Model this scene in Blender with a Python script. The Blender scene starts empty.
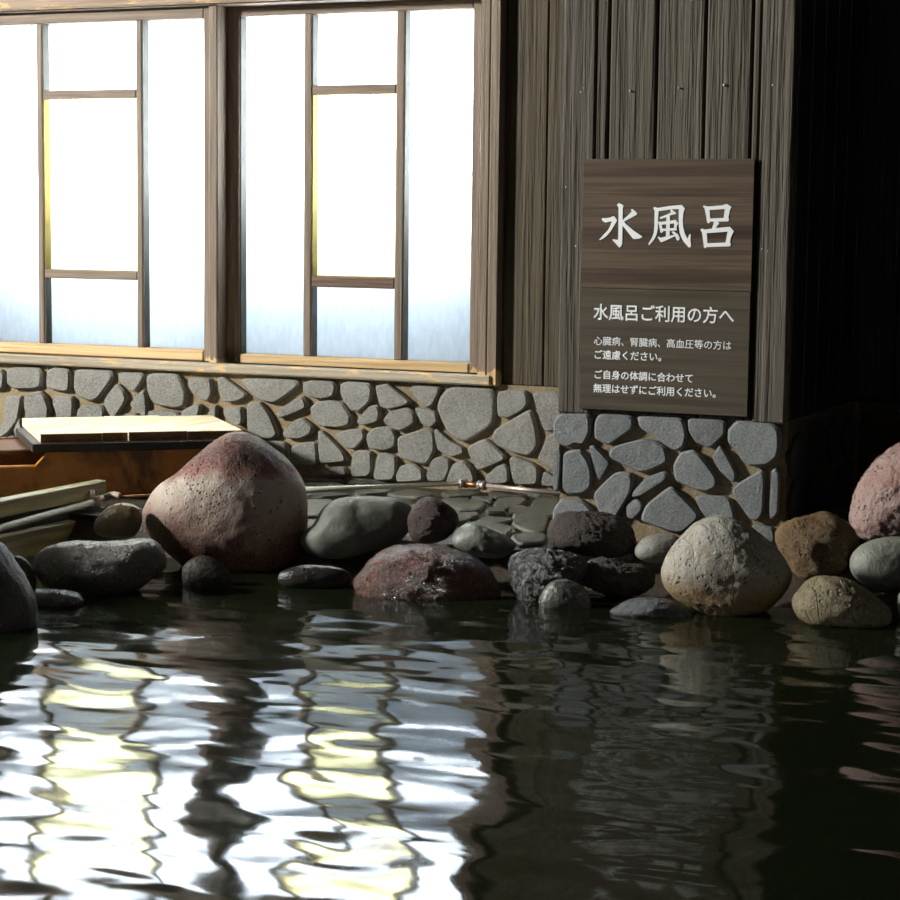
import bpy, math, random
import numpy as np
from mathutils import Vector, Matrix, noise

C = bpy.context.scene.collection
# ------------------------------------------------------------------ camera
F = 2052.0
YAW, PITCH, ROLL, CAMH = math.radians(24.2), math.atan(227 / F), 0.0116, 0.8
FW = Vector((-math.sin(YAW) * math.cos(PITCH), math.cos(YAW) * math.cos(PITCH), -math.sin(PITCH)))
R0 = Vector((math.cos(YAW), math.sin(YAW), 0)); U0 = R0.cross(FW)
RT = R0 * math.cos(ROLL) + U0 * math.sin(ROLL)
UP = U0 * math.cos(ROLL) - R0 * math.sin(ROLL)
EYE = Vector((0, 0, CAMH))
cd = bpy.data.cameras.new('camera'); cam = bpy.data.objects.new('camera', cd); C.objects.link(cam)
cd.sensor_width = 36; cd.lens = 36 * F / 900; cd.clip_start = 0.05
m3 = Matrix((RT, UP, -FW)).transposed()
cam.matrix_world = Matrix.Translation(EYE) @ m3.to_4x4()
bpy.context.scene.camera = cam

# ------------------------------------------------------------------ light
sc = bpy.context.scene
sc.view_settings.view_transform = 'Standard'; sc.view_settings.look = 'None'
sc.view_settings.gamma = 1; sc.view_settings.use_curve_mapping = False
sc.view_settings.exposure = 0.0
wd = bpy.data.worlds.new('overcast_sky'); sc.world = wd; wd.use_nodes = True
bg = wd.node_tree.nodes['Background']
bg.inputs['Color'].default_value = (0.93, 0.97, 1.0, 1); bg.inputs['Strength'].default_value = 27.0
KEY_POS, KEY_W = Vector((-6.42, 1.75, 2.30)), 540.0
ld = bpy.data.lights.new('side_window_daylight', 'AREA'); ld.shape = 'RECTANGLE'; ld.size = 0.32; ld.size_y = 0.40
ld.energy = KEY_W; ld.color = (1.0, 0.985, 0.94)
lo = bpy.data.objects.new('side_window_daylight', ld); C.objects.link(lo)
lo.location = KEY_POS
lo.rotation_euler = (Vector((-1.9, 4.2, 0.3)) - KEY_POS).to_track_quat('-Z', 'Y').to_euler()
try:
    sc.cycles.max_bounces = 10; sc.cycles.transparent_max_bounces = 12
    sc.cycles.sample_clamp_indirect = 60
    sc.cycles.use_denoising = True
except Exception:
    pass

# ------------------------------------------------------------------ pixel <-> place helpers (finding real positions on real planes)
def ray(x, y): return FW + RT * ((x - 450) / F) + UP * ((450 - y) / F)
def onz(x, y, z): d = ray(x, y); return EYE + d * ((z - CAMH) / d.z)
def onY(x, y, Y): d = ray(x, y); return EYE + d * (Y / d.y)
def onX(x, y, X): d = ray(x, y); return EYE + d * (X / d.x)
def onV(x, y, P, N): d = ray(x, y); return EYE + d * ((P - EYE).dot(N) / d.dot(N))
def S(ox, oy, s, pts): return [(ox + a / s, oy + b / s) for a, b in pts]

YW = onz(300, 506, 0).y                     # wall under the windows
ZB = onY(550, 387, YW).z                    # top of the stone base
YC = onz(560, 411, ZB).y                    # front of the pillar
LEDGE = 0.088

# ------------------------------------------------------------------ mesh helpers
class MB:
    def __init__(s): s.v = []; s.f = []
    def add(s, vs, fs):
        n = len(s.v); s.v += [tuple(v) for v in vs]; s.f += [tuple(i + n for i in f) for f in fs]; return s
    def box(s, a, b, bev=0.0, M=None):
        x0, x1 = sorted((a[0], b[0])); y0, y1 = sorted((a[1], b[1])); z0, z1 = sorted((a[2], b[2]))
        e = min(bev, (x1 - x0) * .45, (y1 - y0) * .45, (z1 - z0) * .45)
        if e <= 0:
            vs = [(x, y, z) for z in (z0, z1) for y in (y0, y1) for x in (x0, x1)]
            fs = [(0, 2, 3, 1), (4, 5, 7, 6), (0, 1, 5, 4), (2, 6, 7, 3), (0, 4, 6, 2), (1, 3, 7, 5)]
        else:
            vs = []; ix = {}
            for i, x in enumerate((x0, x1)):
                for j, y in enumerate((y0, y1)):
                    for k, z in enumerate((z0, z1)):
                        sx, sy, sz = (1 - 2 * i) * e, (1 - 2 * j) * e, (1 - 2 * k) * e
                        ix[i, j, k, 'x'] = len(vs); vs.append((x, y + sy, z + sz))
                        ix[i, j, k, 'y'] = len(vs); vs.append((x + sx, y, z + sz))
                        ix[i, j, k, 'z'] = len(vs); vs.append((x + sx, y + sy, z))
            fs = []
            for i in (0, 1):
                q = [ix[i, j, k, 'x'] for j, k in ((0, 0), (1, 0), (1, 1), (0, 1))]; fs.append(q if i else q[::-1])
                q = [ix[j, i, k, 'y'] for j, k in ((0, 0), (1, 0), (1, 1), (0, 1))]; fs.append(q[::-1] if i else q)
                q = [ix[j, k, i, 'z'] for j, k in ((0, 0), (1, 0), (1, 1), (0, 1))]; fs.append(q if i else q[::-1])
            for a_ in (0, 1):
                for b_ in (0, 1):
                    fs.append((ix[a_, b_, 0, 'x'], ix[a_, b_, 0, 'y'], ix[a_, b_, 1, 'y'], ix[a_, b_, 1, 'x']))
                    fs.append((ix[a_, 0, b_, 'x'], ix[a_, 0, b_, 'z'], ix[a_, 1, b_, 'z'], ix[a_, 1, b_, 'x']))
                    fs.append((ix[0, a_, b_, 'y'], ix[0, a_, b_, 'z'], ix[1, a_, b_, 'z'], ix[1, a_, b_, 'y']))
            for i in (0, 1):
                for j in (0, 1):
                    for k in (0, 1): fs.append((ix[i, j, k, 'x'], ix[i, j, k, 'y'], ix[i, j, k, 'z']))
        if M is not None: vs = [M @ Vector(v) for v in vs]
        return s.add(vs, fs)
    def tube(s, pts, r, n=14, cap=True):
        pts = [Vector(p) for p in pts]; rr = r if isinstance(r, (list, tuple)) else [r] * len(pts)
        vs = []; fs = []; prev = None
        for i, p in enumerate(pts):
            t = (pts[min(i + 1, len(pts) - 1)] - pts[max(i - 1, 0)]).normalized()
            a = t.cross(Vector((0, 0, 1)) if abs(t.z) < .9 else Vector((1, 0, 0))).normalized()
            if prev is not None: a = (prev - t * prev.dot(t)).normalized()
            prev = a; b = t.cross(a)
            for k in range(n):
                an = 2 * math.pi * k / n; vs.append(p + (a * math.cos(an) + b * math.sin(an)) * rr[i])
        for i in range(len(pts) - 1):
            for k in range(n):
                fs.append((i * n + k, i * n + (k + 1) % n, (i + 1) * n + (k + 1) % n, (i + 1) * n + k))
        if cap: fs += [tuple(range(n))[::-1], tuple(range((len(pts) - 1) * n, len(pts) * n))]
        return s.add(vs, fs)
    def stone(s, poly, to3, out, relief, rng, inset=.10, back=.006):
        """cobble with the outline poly (2D), to3 maps 2D+height to 3D"""
        P = chaikin(chaikin(poly, 1, .14), 1, .25)
        cx = sum(p[0] for p in P) / len(P); cy = sum(p[1] for p in P) / len(P)
        P = [(cx + (x - cx) * 1.045, cy + (y - cy) * 1.045) for x, y in P]
        ext = math.sqrt(sum((p[0] - cx) ** 2 + (p[1] - cy) ** 2 for p in P) / len(P))
        tx, ty = rng.uniform(-.05, .05), rng.uniform(-.05, .05)
        vs = []; fs = []; n = len(P)
        for sc_, h in ((1.0, -back), (1.0, relief * .72), (1 - .035 / max(ext, .01) * .12, relief * .93), (1 - inset, relief), (.55, relief * 1.02)):
            for x, y in P:
                xx, yy = cx + (x - cx) * sc_, cy + (y - cy) * sc_
                hh = h + ((xx - cx) * tx + (yy - cy) * ty if h > relief * .5 else 0)
                hh += noise.noise(Vector((xx * 35, yy * 35, relief * 90))) * .0012 if h > relief * .5 else 0
                vs.append(to3(xx, yy, hh))
        vs.append(to3(cx, cy, relief * 1.03))
        for r in range(4):
            for k in range(n): fs.append((r * n + k, r * n + (k + 1) % n, (r + 1) * n + (k + 1) % n, (r + 1) * n + k))
        for k in range(n): fs.append((4 * n + k, 4 * n + (k + 1) % n, 5 * n))
        return s.add(vs, fs)
    def build(s, name, mat, parent=None, smooth=False, origin=None, kind=None):
        me = bpy.data.meshes.new(name)
        o_ = Vector(origin) if origin is not None else Vector((0, 0, 0))
        me.from_pydata([tuple(Vector(v) - o_) for v in s.v], [], s.f)
        me.validate(); me.update()
        fix_normals(me)
        me.materials.append(mat)
        if smooth: me.polygons.foreach_set('use_smooth', [True] * len(me.polygons))
        o = bpy.data.objects.new(name, me); C.objects.link(o); o.location = o_
        if parent is not None:
            o.parent = parent; o.location = o_ - parent_world(parent)
        if kind: o['kind'] = kind
        return o
def parent_world(p):
    v = Vector(p.location); q = p.parent
    while q is not None: v += Vector(q.location); q = q.parent
    return v
def fix_normals(me):
    import bmesh
    bm = bmesh.new(); bm.from_mesh(me); bmesh.ops.recalc_face_normals(bm, faces=bm.faces); bm.to_mesh(me); bm.free()
def chaikin(P, k=2, w=.25):
    P = list(P)
    for _ in range(k):
        Q = []
        for i in range(len(P)):
            a, b = P[i], P[(i + 1) % len(P)]
            Q += [(a[0] * (1 - w) + b[0] * w, a[1] * (1 - w) + b[1] * w), (a[0] * w + b[0] * (1 - w), a[1] * w + b[1] * (1 - w))]
        P = Q
    return P
def empty(name, loc=(0, 0, 0), kind=None):
    o = bpy.data.objects.new(name, None); o.empty_display_size = .05; C.objects.link(o); o.location = loc
    if kind: o['kind'] = kind
    return o
def tag(o, label, cat, group=None):
    o['label'] = label; o['category'] = cat
    if group: o['group'] = group
    return o

# ------------------------------------------------------------------ material helpers
class NT:
    def __init__(s, name):
        s.m = bpy.data.materials.new(name); s.m.use_nodes = True; s.t = s.m.node_tree; s.n = s.t.nodes
        s.b = s.n['Principled BSDF']; s.out = s.n['Material Output']
    def new(s, k, **kw):
        n = s.n.new(k)
        for a, v in kw.items(): setattr(n, a, v)
        return n
    def lk(s, a, b): s.t.links.new(a, b)
    def coord(s, scale=(1, 1, 1), which='Object', rot=(0, 0, 0)):
        tc = s.new('ShaderNodeTexCoord'); mp = s.new('ShaderNodeMapping'); mp.inputs['Scale'].default_value = scale
        mp.inputs['Rotation'].default_value = rot
        s.lk(tc.outputs[which], mp.inputs[0]); return mp.outputs[0]
    def noise(s, vec, scale, detail=4, rough=.55, dist=0):
        n = s.new('ShaderNodeTexNoise'); n.inputs['Scale'].default_value = scale; n.inputs['Detail'].default_value = detail
        n.inputs['Roughness'].default_value = rough; n.inputs['Distortion'].default_value = dist
        s.lk(vec, n.inputs['Vector']); return n.outputs[0]
    def vor(s, vec, scale, feat='F1'):
        n = s.new('ShaderNodeTexVoronoi', feature=feat); n.inputs['Scale'].default_value = scale
        s.lk(vec, n.inputs['Vector']); return n.outputs['Distance']
    def ramp(s, fac, stops):
        r = s.new('ShaderNodeValToRGB'); e = r.color_ramp.elements
        while len(e) < len(stops): e.new(.5)
        for i, (p, c) in enumerate(stops): e[i].position = p; e[i].color = (*c, 1) if len(c) == 3 else c
        s.lk(fac, r.inputs[0]); return r.outputs[0]
    def gray(s, fac, stops): return s.ramp(fac, [(p, (c, c, c)) for p, c in stops])
    def mix(s, fac, a, b, mode='MIX'):
        m = s.new('ShaderNodeMix', data_type='RGBA', blend_type=mode)
        for sk, v in ((m.inputs[0], fac), (m.inputs[6], a), (m.inputs[7], b)):
            if isinstance(v, (int, float)): sk.default_value = v
            elif isinstance(v, tuple): sk.default_value = (*v, 1)
            else: s.lk(v, sk)
        return m.outputs[2]
    def math(s, op, a, b=0.0, clamp=False):
        m = s.new('ShaderNodeMath', operation=op, use_clamp=clamp)
        for sk, v in ((m.inputs[0], a), (m.inputs[1], b)):
            if isinstance(v, (int, float)): sk.default_value = v
            else: s.lk(v, sk)
        return m.outputs[0]
    def bump(s, h, strength=.5, dist=.01, prev=None):
        b = s.new('ShaderNodeBump'); b.inputs['Strength'].default_value = strength; b.inputs['Distance'].default_value = dist
        s.lk(h, b.inputs['Height'])
        if prev is not None: s.lk(prev, b.inputs['Normal'])
        return b.outputs[0]
    def posz(s, vec=None):
        x = s.new('ShaderNodeSeparateXYZ')
        if vec is None: g = s.new('ShaderNodeNewGeometry'); vec = g.outputs['Position']
        s.lk(vec, x.inputs[0]); return x.outputs
    def finish(s, col=None, rough=.6, normal=None, metal=0, spec=None):
        b = s.b
        if col is not None:
            if isinstance(col, tuple): b.inputs['Base Color'].default_value = (*col, 1)
            else: s.lk(col, b.inputs['Base Color'])
        if isinstance(rough, (int, float)): b.inputs['Roughness'].default_value = rough
        else: s.lk(rough, b.inputs['Roughness'])
        if normal is not None: s.lk(normal, b.inputs['Normal'])
        b.inputs['Metallic'].default_value = metal
        if spec is not None: b.inputs['Specular IOR Level'].default_value = spec
        return s.m

def wood(name, dark, light, axis='Z', grain=1.0, rough=.7, bump=.5, raw=None, rawz=None, seed=0, freq=1.0, spec=.4, wav=.6, knots=0):
    """grain runs along axis; raw=(colour) shows as peeled patches, below height rawz when given"""
    t = NT(name)
    lo_, hi_ = 1.2 * grain, 42 * grain * freq
    sc_ = {'X': (lo_, hi_, hi_), 'Y': (hi_, lo_, hi_), 'Z': (hi_, hi_, lo_)}[axis]
    v = t.coord(sc_, 'Object', (0, 0, 0))
    tc = t.coord((1, 1, 1)); off = t.new('ShaderNodeVectorMath', operation='ADD'); off.inputs[1].default_value = (seed * 3.1, seed * 1.7, seed)
    t.lk(v, off.inputs[0]); v = off.outputs[0]
    n1 = t.noise(v, 1.0, 6, .6, wav); n2 = t.noise(v, 3.2, 3, .6)
    g = t.gray(n1, [(.32, 0), (.5, .55), (.68, 1)])
    lines = t.gray(n2, [(.38, 0), (.55, 1)])
    big = t.noise(tc, 4.5, 3)
    c = t.mix(g, dark, light)
    c = t.mix(t.math('MULTIPLY', t.math('SUBTRACT', 1.0, lines), .45), c, tuple(x * .45 for x in dark))
    c = t.mix(t.math('MULTIPLY', big, .5), c, tuple(x * .7 for x in light))
    if raw is not None:
        pn = t.noise(t.coord((60, 60, 14) if axis == 'Z' else (14, 60, 60)), 1.0, 4, .6)
        if rawz is not None:
            z = t.posz()[2]
            k = t.math('MULTIPLY', t.math('SUBTRACT', z, rawz), 14.0)
            mask = t.gray(t.math('SUBTRACT', pn, k), [(.50, 0), (.56, 1)])
        else:
            mask = t.gray(t.noise(t.coord((9, 30, 30) if axis != 'Z' else (30, 30, 9)), 1.0, 4, .7), [(.56, 0), (.64, 1)])
        rc = t.mix(g, tuple(x * .62 for x in raw), raw)
        c = t.mix(mask, c, rc)
    if knots:
        kn = t.gray(t.vor(t.coord((7, 7, 2.6) if axis == 'Z' else (2.6, 7, 7)), 1.0), [(.05, 1), (.13, 0)])
        c = t.mix(t.math('MULTIPLY', kn, knots), c, tuple(x * .8 for x in dark))
    h = t.math('ADD', n1, t.math('MULTIPLY', lines, .6))
    return t.finish(c, rough, t.bump(h, bump, .004), spec=spec)

def stonemat(name, c1, c2, speck=None, sc_=1.0, *aa, pitsc=1.0, **kk): return stonemat_(name, c1, c2, speck, sc_, *aa, pitsc=pitsc, **kk)
def stonemat_(name, c1, c2, speck=None, sc_=1.0, rough=.6, pits=.5, bumpd=.003, patch=None, wet=None, spec=.5, zramp=None, sp_amt=.5, pitsc=1.0, patchsc=1.0, cracks=0):
    t = NT(name); v = t.coord()
    n = t.noise(v, 9 * sc_, 5, .6); f = t.noise(v, 210 * sc_, 4, .7); md = t.noise(v, 45 * sc_, 4, .65)
    c = t.mix(t.gray(n, [(.35, 0), (.65, 1)]), c1, c2)
    if zramp:
        z = t.posz(v)[2]
        z = t.math('ADD', z, t.math('MULTIPLY', t.math('SUBTRACT', n, .5), zramp[0]))
        zz = t.math('MULTIPLY', z, 1.0 / zramp[1])
        c = t.ramp(zz, zramp[2])
    if patch: c = t.mix(t.gray(t.noise(v, 16 * sc_ * patchsc, 4, .6, .4), [(.52, 0), (.62, patch[1])]), c, patch[0])
    c = t.mix(t.math('MULTIPLY', t.gray(f, [(.4, 0), (.62, 1)]), sp_amt), c, speck if speck else tuple(x * .5 for x in c1))
    vv = t.vor(v, 85 * sc_ * pitsc)
    pm = t.noise(v, 30 * sc_, 2)
    pit = t.gray(t.math('ADD', vv, t.math('MULTIPLY', pm, .9)), [(.48, 0), (.66, 1)])
    c = t.mix(t.math('MULTIPLY', t.math('SUBTRACT', 1.0, pit), pits * .8, True), c, tuple(x * .22 for x in c1))
    cr = None
    if cracks:
        cr = t.gray(t.noise(t.coord((1.2, 1.2, .6)), 5, 3, .55, 1.1), [(.485, 1), (.5, 0), (.515, 1)])
        c = t.mix(t.math('MULTIPLY', t.math('SUBTRACT', 1.0, cr), cracks * .6, True), c, tuple(x * .25 for x in c1))
    h = t.math('ADD', t.math('MULTIPLY', md, .8), t.math('ADD', t.math('MULTIPLY', f, .5), t.math('MULTIPLY', pit, pits * 1.6)))
    if cr is not None: h = t.math('ADD', h, t.math('MULTIPLY', cr, cracks * 1.5))
    rg = rough
    if wet is not None:                      # wet gloss close above the water line
        z = t.posz()[2]
        rg = t.gray(t.math('ADD', t.math('MULTIPLY', z, 8.0), t.math('MULTIPLY', md, .35)), [(wet * 8 * .6, .16), (wet * 8 + .25, rough)])
    return t.finish(c, rg, t.bump(h, 1.0, bumpd * 1.5), spec=spec)

def plain(name, col, rough=.5, metal=0, var=.25, sc_=20, bump=.2, bd=.002):
    t = NT(name); v = t.coord(); n = t.noise(v, sc_, 4, .6)
    c = t.mix(t.gray(n, [(.3, 0), (.7, 1)]), tuple(x * (1 - var) for x in col), tuple(min(1, x * (1 + var)) for x in col))
    return t.finish(c, rough, t.bump(n, bump, bd), metal)

ZSILL = onY(245, 356, YW).z
M_PILLAR = wood('weathered_grey_boards', (.042, .034, .022), (.125, .108, .076), 'Z', .5, .75, .95, seed=1, wav=1.8, knots=.7)
M_PILLAR_POST = wood('weathered_grey_posts', (.045, .038, .027), (.145, .125, .092), 'Z', .6, .75, .95, raw=(.55, .34, .14), rawz=ZB - .028, seed=4, wav=1.6, knots=.6)
M_WALLBOARD = wood('brown_wall_boards', (.03, .021, .010), (.095, .072, .036), 'Z', .55, .7, .9, raw=(.5, .32, .12), rawz=ZB - .022, seed=2, wav=1.6, knots=.7)
M_DARKWOOD = wood('shade_darkened_boards', (.007, .0045, .003), (.017, .010, .006), 'Z', .6, .5, .4, seed=3)  # near-black, so the shade beside and right of the pillar is in the colour
M_SASH = wood('weathered_brown_sash', (.135, .092, .062), (.27, .205, .145), 'Z', 1.0, .6, .35, raw=(.70, .46, .20), rawz=ZSILL - .012, seed=5)
M_SASHX = wood('weathered_brown_rail', (.135, .092, .062), (.27, .205, .145), 'X', 1.0, .6, .35, seed=6)
M_RAWX = wood('raw_golden_rail', (.48, .27, .09), (.80, .58, .30), 'X', .8, .55, .3, seed=7)
M_SILL = wood('pale_grey_sill', (.30, .25, .17), (.52, .45, .33), 'X', .8, .65, .4, raw=(.78, .52, .22), seed=8)
M_MUNTIN_WORN = wood('peeling_brown_muntin', (.07, .035, .02), (.20, .12, .075), 'X', .9, .6, .4, raw=(.62, .46, .30), seed=9)
M_HEAD = wood('header_board', (.20, .13, .08), (.40, .29, .19), 'X', .8, .6, .3, raw=(.66, .40, .16), seed=10)
M_MORTAR = stonemat('sandy_mortar', (.15, .11, .06), (.27, .21, .12), (.38, .30, .17), 1.0, .9, .1, .003)
M_MORTAR_W = stonemat('wet_and_shaded_mortar', (.03, .025, .018), (.055, .045, .03), (.10, .075, .04), 1.0, .5, .2, .004)  # wet floor mortar; also the shade colour for right wall and pillar side
M_WSTONE = stonemat('grey_wall_stone', (.125, .122, .107), (.20, .195, .17), (.42, .41, .36), 1.0, .75, .1, .0018, sp_amt=.5)
M_CSTONE = stonemat('bluegrey_pillar_stone', (.095, .105, .108), (.155, .165, .165), (.34, .355, .35), 1.2, .7, .1, .0018, sp_amt=.5)
M_PAVE = stonemat('wet_paving_stone', (.06, .058, .043), (.11, .105, .078), (.06, .06, .045), .8, .34, .1, .002, sp_amt=.3)

# ------------------------------------------------------------------ setting: walls
ZTOP = 2.6
XL, XR, YB = -6.5, 2.2, -2.2
rng = random.Random(7)
def wall_to3(Y): return lambda x, z, h: Vector((x, Y - h, z))

wx = lambda px, py=200, Y=YW: onY(px, py, Y).x
wz = lambda py, px=300, Y=YW: onY(px, py, Y).z
X_WIN_L = wx(-26); X_WIN_R = wx(503, 200)
Z_WB = wz(380, 350); Z_WT = wz(-2, 240)

base = MB()
base.box((XL, YW, -.6), (XR, YW + .22, ZB))
base.v = [(x, y, z) for x, y, z in base.v]
wb = base.build('wall_back', M_MORTAR, kind='structure')

A_ = lambda pts: S(0, 330, 5.625, pts)
B_ = lambda pts: S(0, 340, 2.8125, pts)
D_ = lambda pts: S(280, 360, 3.0, pts)
D0 = lambda pts: S(0, 400, 6.923, pts)
WS = [A_(p) for p in (
 [(45,225),(70,212),(210,215),(228,240),(222,315),(190,330),(70,330),(38,300),(38,250)],
 [(258,240),(290,215),(385,222),(382,340),(350,345),(258,325),(254,280)],
 [(420,225),(615,228),(625,270),(545,385),(510,398),(440,375),(412,330),(412,260)],
 [(665,245),(690,240),(790,242),(803,265),(755,345),(735,342),(665,285)],
 [(575,400),(650,300),(690,340),(705,390),(650,480),(632,492),(600,460)],
 [(725,415),(810,325),(818,480),(800,487),(740,440)],
 [(132,385),(160,360),(225,345),(245,370),(268,440),(262,490),(240,497),(150,492),(132,440)],
 [(288,410),(310,370),(398,375),(404,400),(402,495),(330,495),(310,470),(300,440)],
 [(430,455),(460,425),(560,425),(575,450),(570,530),(430,535)],
 [(695,480),(720,467),(760,470),(775,490),(770,530),(690,530)],
 [(-60,230),(0,225),(15,245),(12,330),(-60,335)])]
WS += [D0(p) for p in (
 [(25,0),(40,-20),(135,-25),(125,60),(110,140),(60,215),(0,265),(-40,230),(-10,190),(30,185)],
 [(95,200),(130,125),(145,200),(170,300),(140,300),(105,245)],
 [(25,295),(60,250),(90,260),(110,320),(110,350),(20,350)],
 [(-80,250),(-15,290),(10,330),(0,400),(-80,400)])]
WS += [B_(p) for p in (
 [(412,105),(430,95),(500,97),(520,150),(515,185),(490,192),(430,180),(415,150)],
 [(530,112),(560,106),(590,110),(593,150),(583,172),(560,165),(528,135)],
 [(610,112),(625,103),(695,155),(665,172),(630,175),(612,150)],
 [(683,108),(830,113),(835,130),(770,178),(720,165),(680,120)],
 [(775,200),(850,155),(862,190),(780,222)],
 [(795,260),(830,225),(850,220),(878,245),(870,265),(840,278),(800,275)],
 [(692,180),(730,175),(755,210),(778,265),(765,278),(697,275)],
 [(625,195),(678,188),(680,235),(665,240),(630,215)],
 [(583,208),(606,180),(605,225),(575,225)],
 [(510,198),(550,180),(562,183),(555,215),(505,218)],
 [(415,200),(450,198),(495,203),(505,228),(415,230)],
 [(345,210),(365,205),(385,212),(385,235),(345,235)],
 [(735,290),(760,284),(800,288),(808,345),(780,330)],
 [(820,300),(860,288),(885,290),(888,345),(885,355),(825,355),(817,320)])]
WS += [D_(p) for p in (
 [(70,70),(90,62),(155,65),(165,80),(158,108),(130,115),(90,112),(70,95)],
 [(180,75),(200,66),(265,70),(275,90),(268,125),(235,155),(210,152),(180,105)],
 [(285,80),(320,72),(345,90),(388,125),(375,135),(325,148),(300,140)],
 [(388,85),(405,78),(475,82),(476,95),(455,135),(435,145),(400,110)],
 [(500,90),(520,84),(628,88),(637,110),(635,195),(560,242),(530,238),(500,210),(472,145),(480,115)],
 [(650,95),(735,92),(740,130),(725,150),(680,175),(652,168)],
 [(757,105),(775,98),(840,100),(840,210),(800,215),(785,200),(770,150)],
 [(90,145),(110,127),(150,122),(185,130),(210,170),(205,195),(170,203),(115,198),(95,175)],
 [(230,180),(265,140),(290,135),(297,160),(290,185),(250,195),(232,190)],
 [(310,180),(330,155),(380,143),(400,160),(400,190),(355,215),(320,195)],
 [(400,142),(465,155),(470,185),(450,203),(425,195)],
 [(112,215),(125,215),(185,275),(198,305),(120,312),(113,270)],
 [(163,225),(200,210),(245,207),(250,235),(225,265),(200,265)],
 [(258,225),(285,203),(330,202),(345,230),(340,262),(310,272),(265,265)],
 [(352,235),(375,225),(435,207),(455,215),(460,270),(440,310),(425,312),(358,295)],
 [(460,212),(470,210),(510,245),(545,262),(548,280),(515,292),(470,270)],
 [(558,265),(615,235),(675,290),(670,300),(600,330),(590,328)],
 [(637,230),(645,210),(740,153),(750,155),(765,210),(770,260),(745,288),(690,275),(650,255)],
 [(800,225),(840,225),(840,345),(768,300),(785,265)],
 [(120,325),(190,320),(200,345),(130,345)],
 [(210,330),(215,285),(230,272),(270,275),(270,335),(260,350),(215,350)],
 [(280,350),(290,285),(310,280),(345,290),(345,340),(335,360),(290,360)],
 [(348,345),(360,318),(400,312),(425,330),(428,362),(350,366)],
 [(438,345),(455,300),(480,290),(505,300),(505,330),(490,364),(445,364)],
 [(498,362),(515,315),(550,300),(575,330),(585,368),(500,368)],
 [(615,350),(650,318),(670,312),(680,325),(682,368),(650,372),(618,368)],
 [(687,300),(700,290),(755,310),(772,325),(770,375),(700,374)],
 [(790,335),(812,345),(850,380),(780,378)])]
st = MB()
REL = .021
for p in WS:
    q = [onY(x, y, YW - REL) for x, y in p]
    q = [(v.x, max(min(v.z, ZB - .001), LEDGE - .02)) for v in q]
    st.stone(q, wall_to3(YW), None, REL + rng.uniform(-.002, .003), rng)
def random_stones(mb, u0, u1, v0, v1, nu, nv, to3, relief, rg):
    du, dv = (u1 - u0) / nu, (v1 - v0) / nv
    for i in range(nu):
        for j in range(nv):
            cx, cy = u0 + (i + .5 + rg.uniform(-.1, .1)) * du, v0 + (j + .5 + rg.uniform(-.08, .08)) * dv
            k = rg.randint(5, 7); a0 = rg.random() * 6
            P = [(cx + math.cos(a0 + 6.283 * a / k) * du * rg.uniform(.40, .56), cy + math.sin(a0 + 6.283 * a / k) * dv * rg.uniform(.40, .56)) for a in range(k)]
            P = [(x, min(max(y, v0 + .002), v1 - .002)) for x, y in P]
            mb.stone(P, to3, None, relief, rg)
random_stones(st, XL + .05, wx(-12), LEDGE, ZB, 6, 3, wall_to3(YW), .015, rng)
st.build('stone_facing', M_WSTONE, wb, smooth=False)

M_CSD0 = stonemat('shaded_brown_wall_stone', (.035, .024, .014), (.06, .042, .024), None, 1.0, .7, .1, .0018)  # wall stone darkened to put the pillar's shade into the colour
sr = MB(); random_stones(sr, -1.14, 1.1, LEDGE - .03, ZB - .005, 18, 3, wall_to3(YW + .002), .02, rng); sr.build('shaded_stone_facing', M_CSD0, wb)
sr = MB(); sr.box((-1.16, YW - .002, LEDGE - .03), (XR - .01, YW + .001, ZB - .001)); sr.build('shaded_mortar', M_MORTAR_W, wb)  # dark skin over the mortar, standing in for shade right of the pillar

# boards of the back wall
def boards(mb, x0, x1, y, z0, z1, w, th=.018, gap=.003, rg=rng, along='x', side=1):
    x = x0
    while x < x1 - .01:
        ww = min(w * rg.uniform(.93, 1.07), x1 - x)
        if along == 'x': mb.box((x + gap / 2, y - th * side, z0), (x + ww - gap / 2, y, z1), .003)
        else: mb.box((y - th * side, x + gap / 2, z0), (y, x + ww - gap / 2, z1), .003)
        x += ww
bk = MB()
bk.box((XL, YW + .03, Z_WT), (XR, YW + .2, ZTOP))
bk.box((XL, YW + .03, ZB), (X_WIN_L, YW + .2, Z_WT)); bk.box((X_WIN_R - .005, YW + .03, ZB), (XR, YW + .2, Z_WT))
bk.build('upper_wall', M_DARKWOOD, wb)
ub = MB()
X_A = wx(545, 200); 
ub.box((X_WIN_R + .001, YW + .008, ZB), (wx(544.5), YW + .03, ZTOP), .003)
ub.box((wx(546), YW + .004, ZB), (wx(546) + .115, YW + .03, ZTOP), .003)
ub.build('wall_boards', M_WALLBOARD, wb)
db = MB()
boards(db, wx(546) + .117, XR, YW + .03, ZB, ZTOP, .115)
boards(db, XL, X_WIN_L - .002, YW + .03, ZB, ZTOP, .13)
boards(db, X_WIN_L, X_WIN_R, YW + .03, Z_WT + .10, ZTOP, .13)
db.build('dark_wall_boards', M_DARKWOOD, wb)

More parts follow.
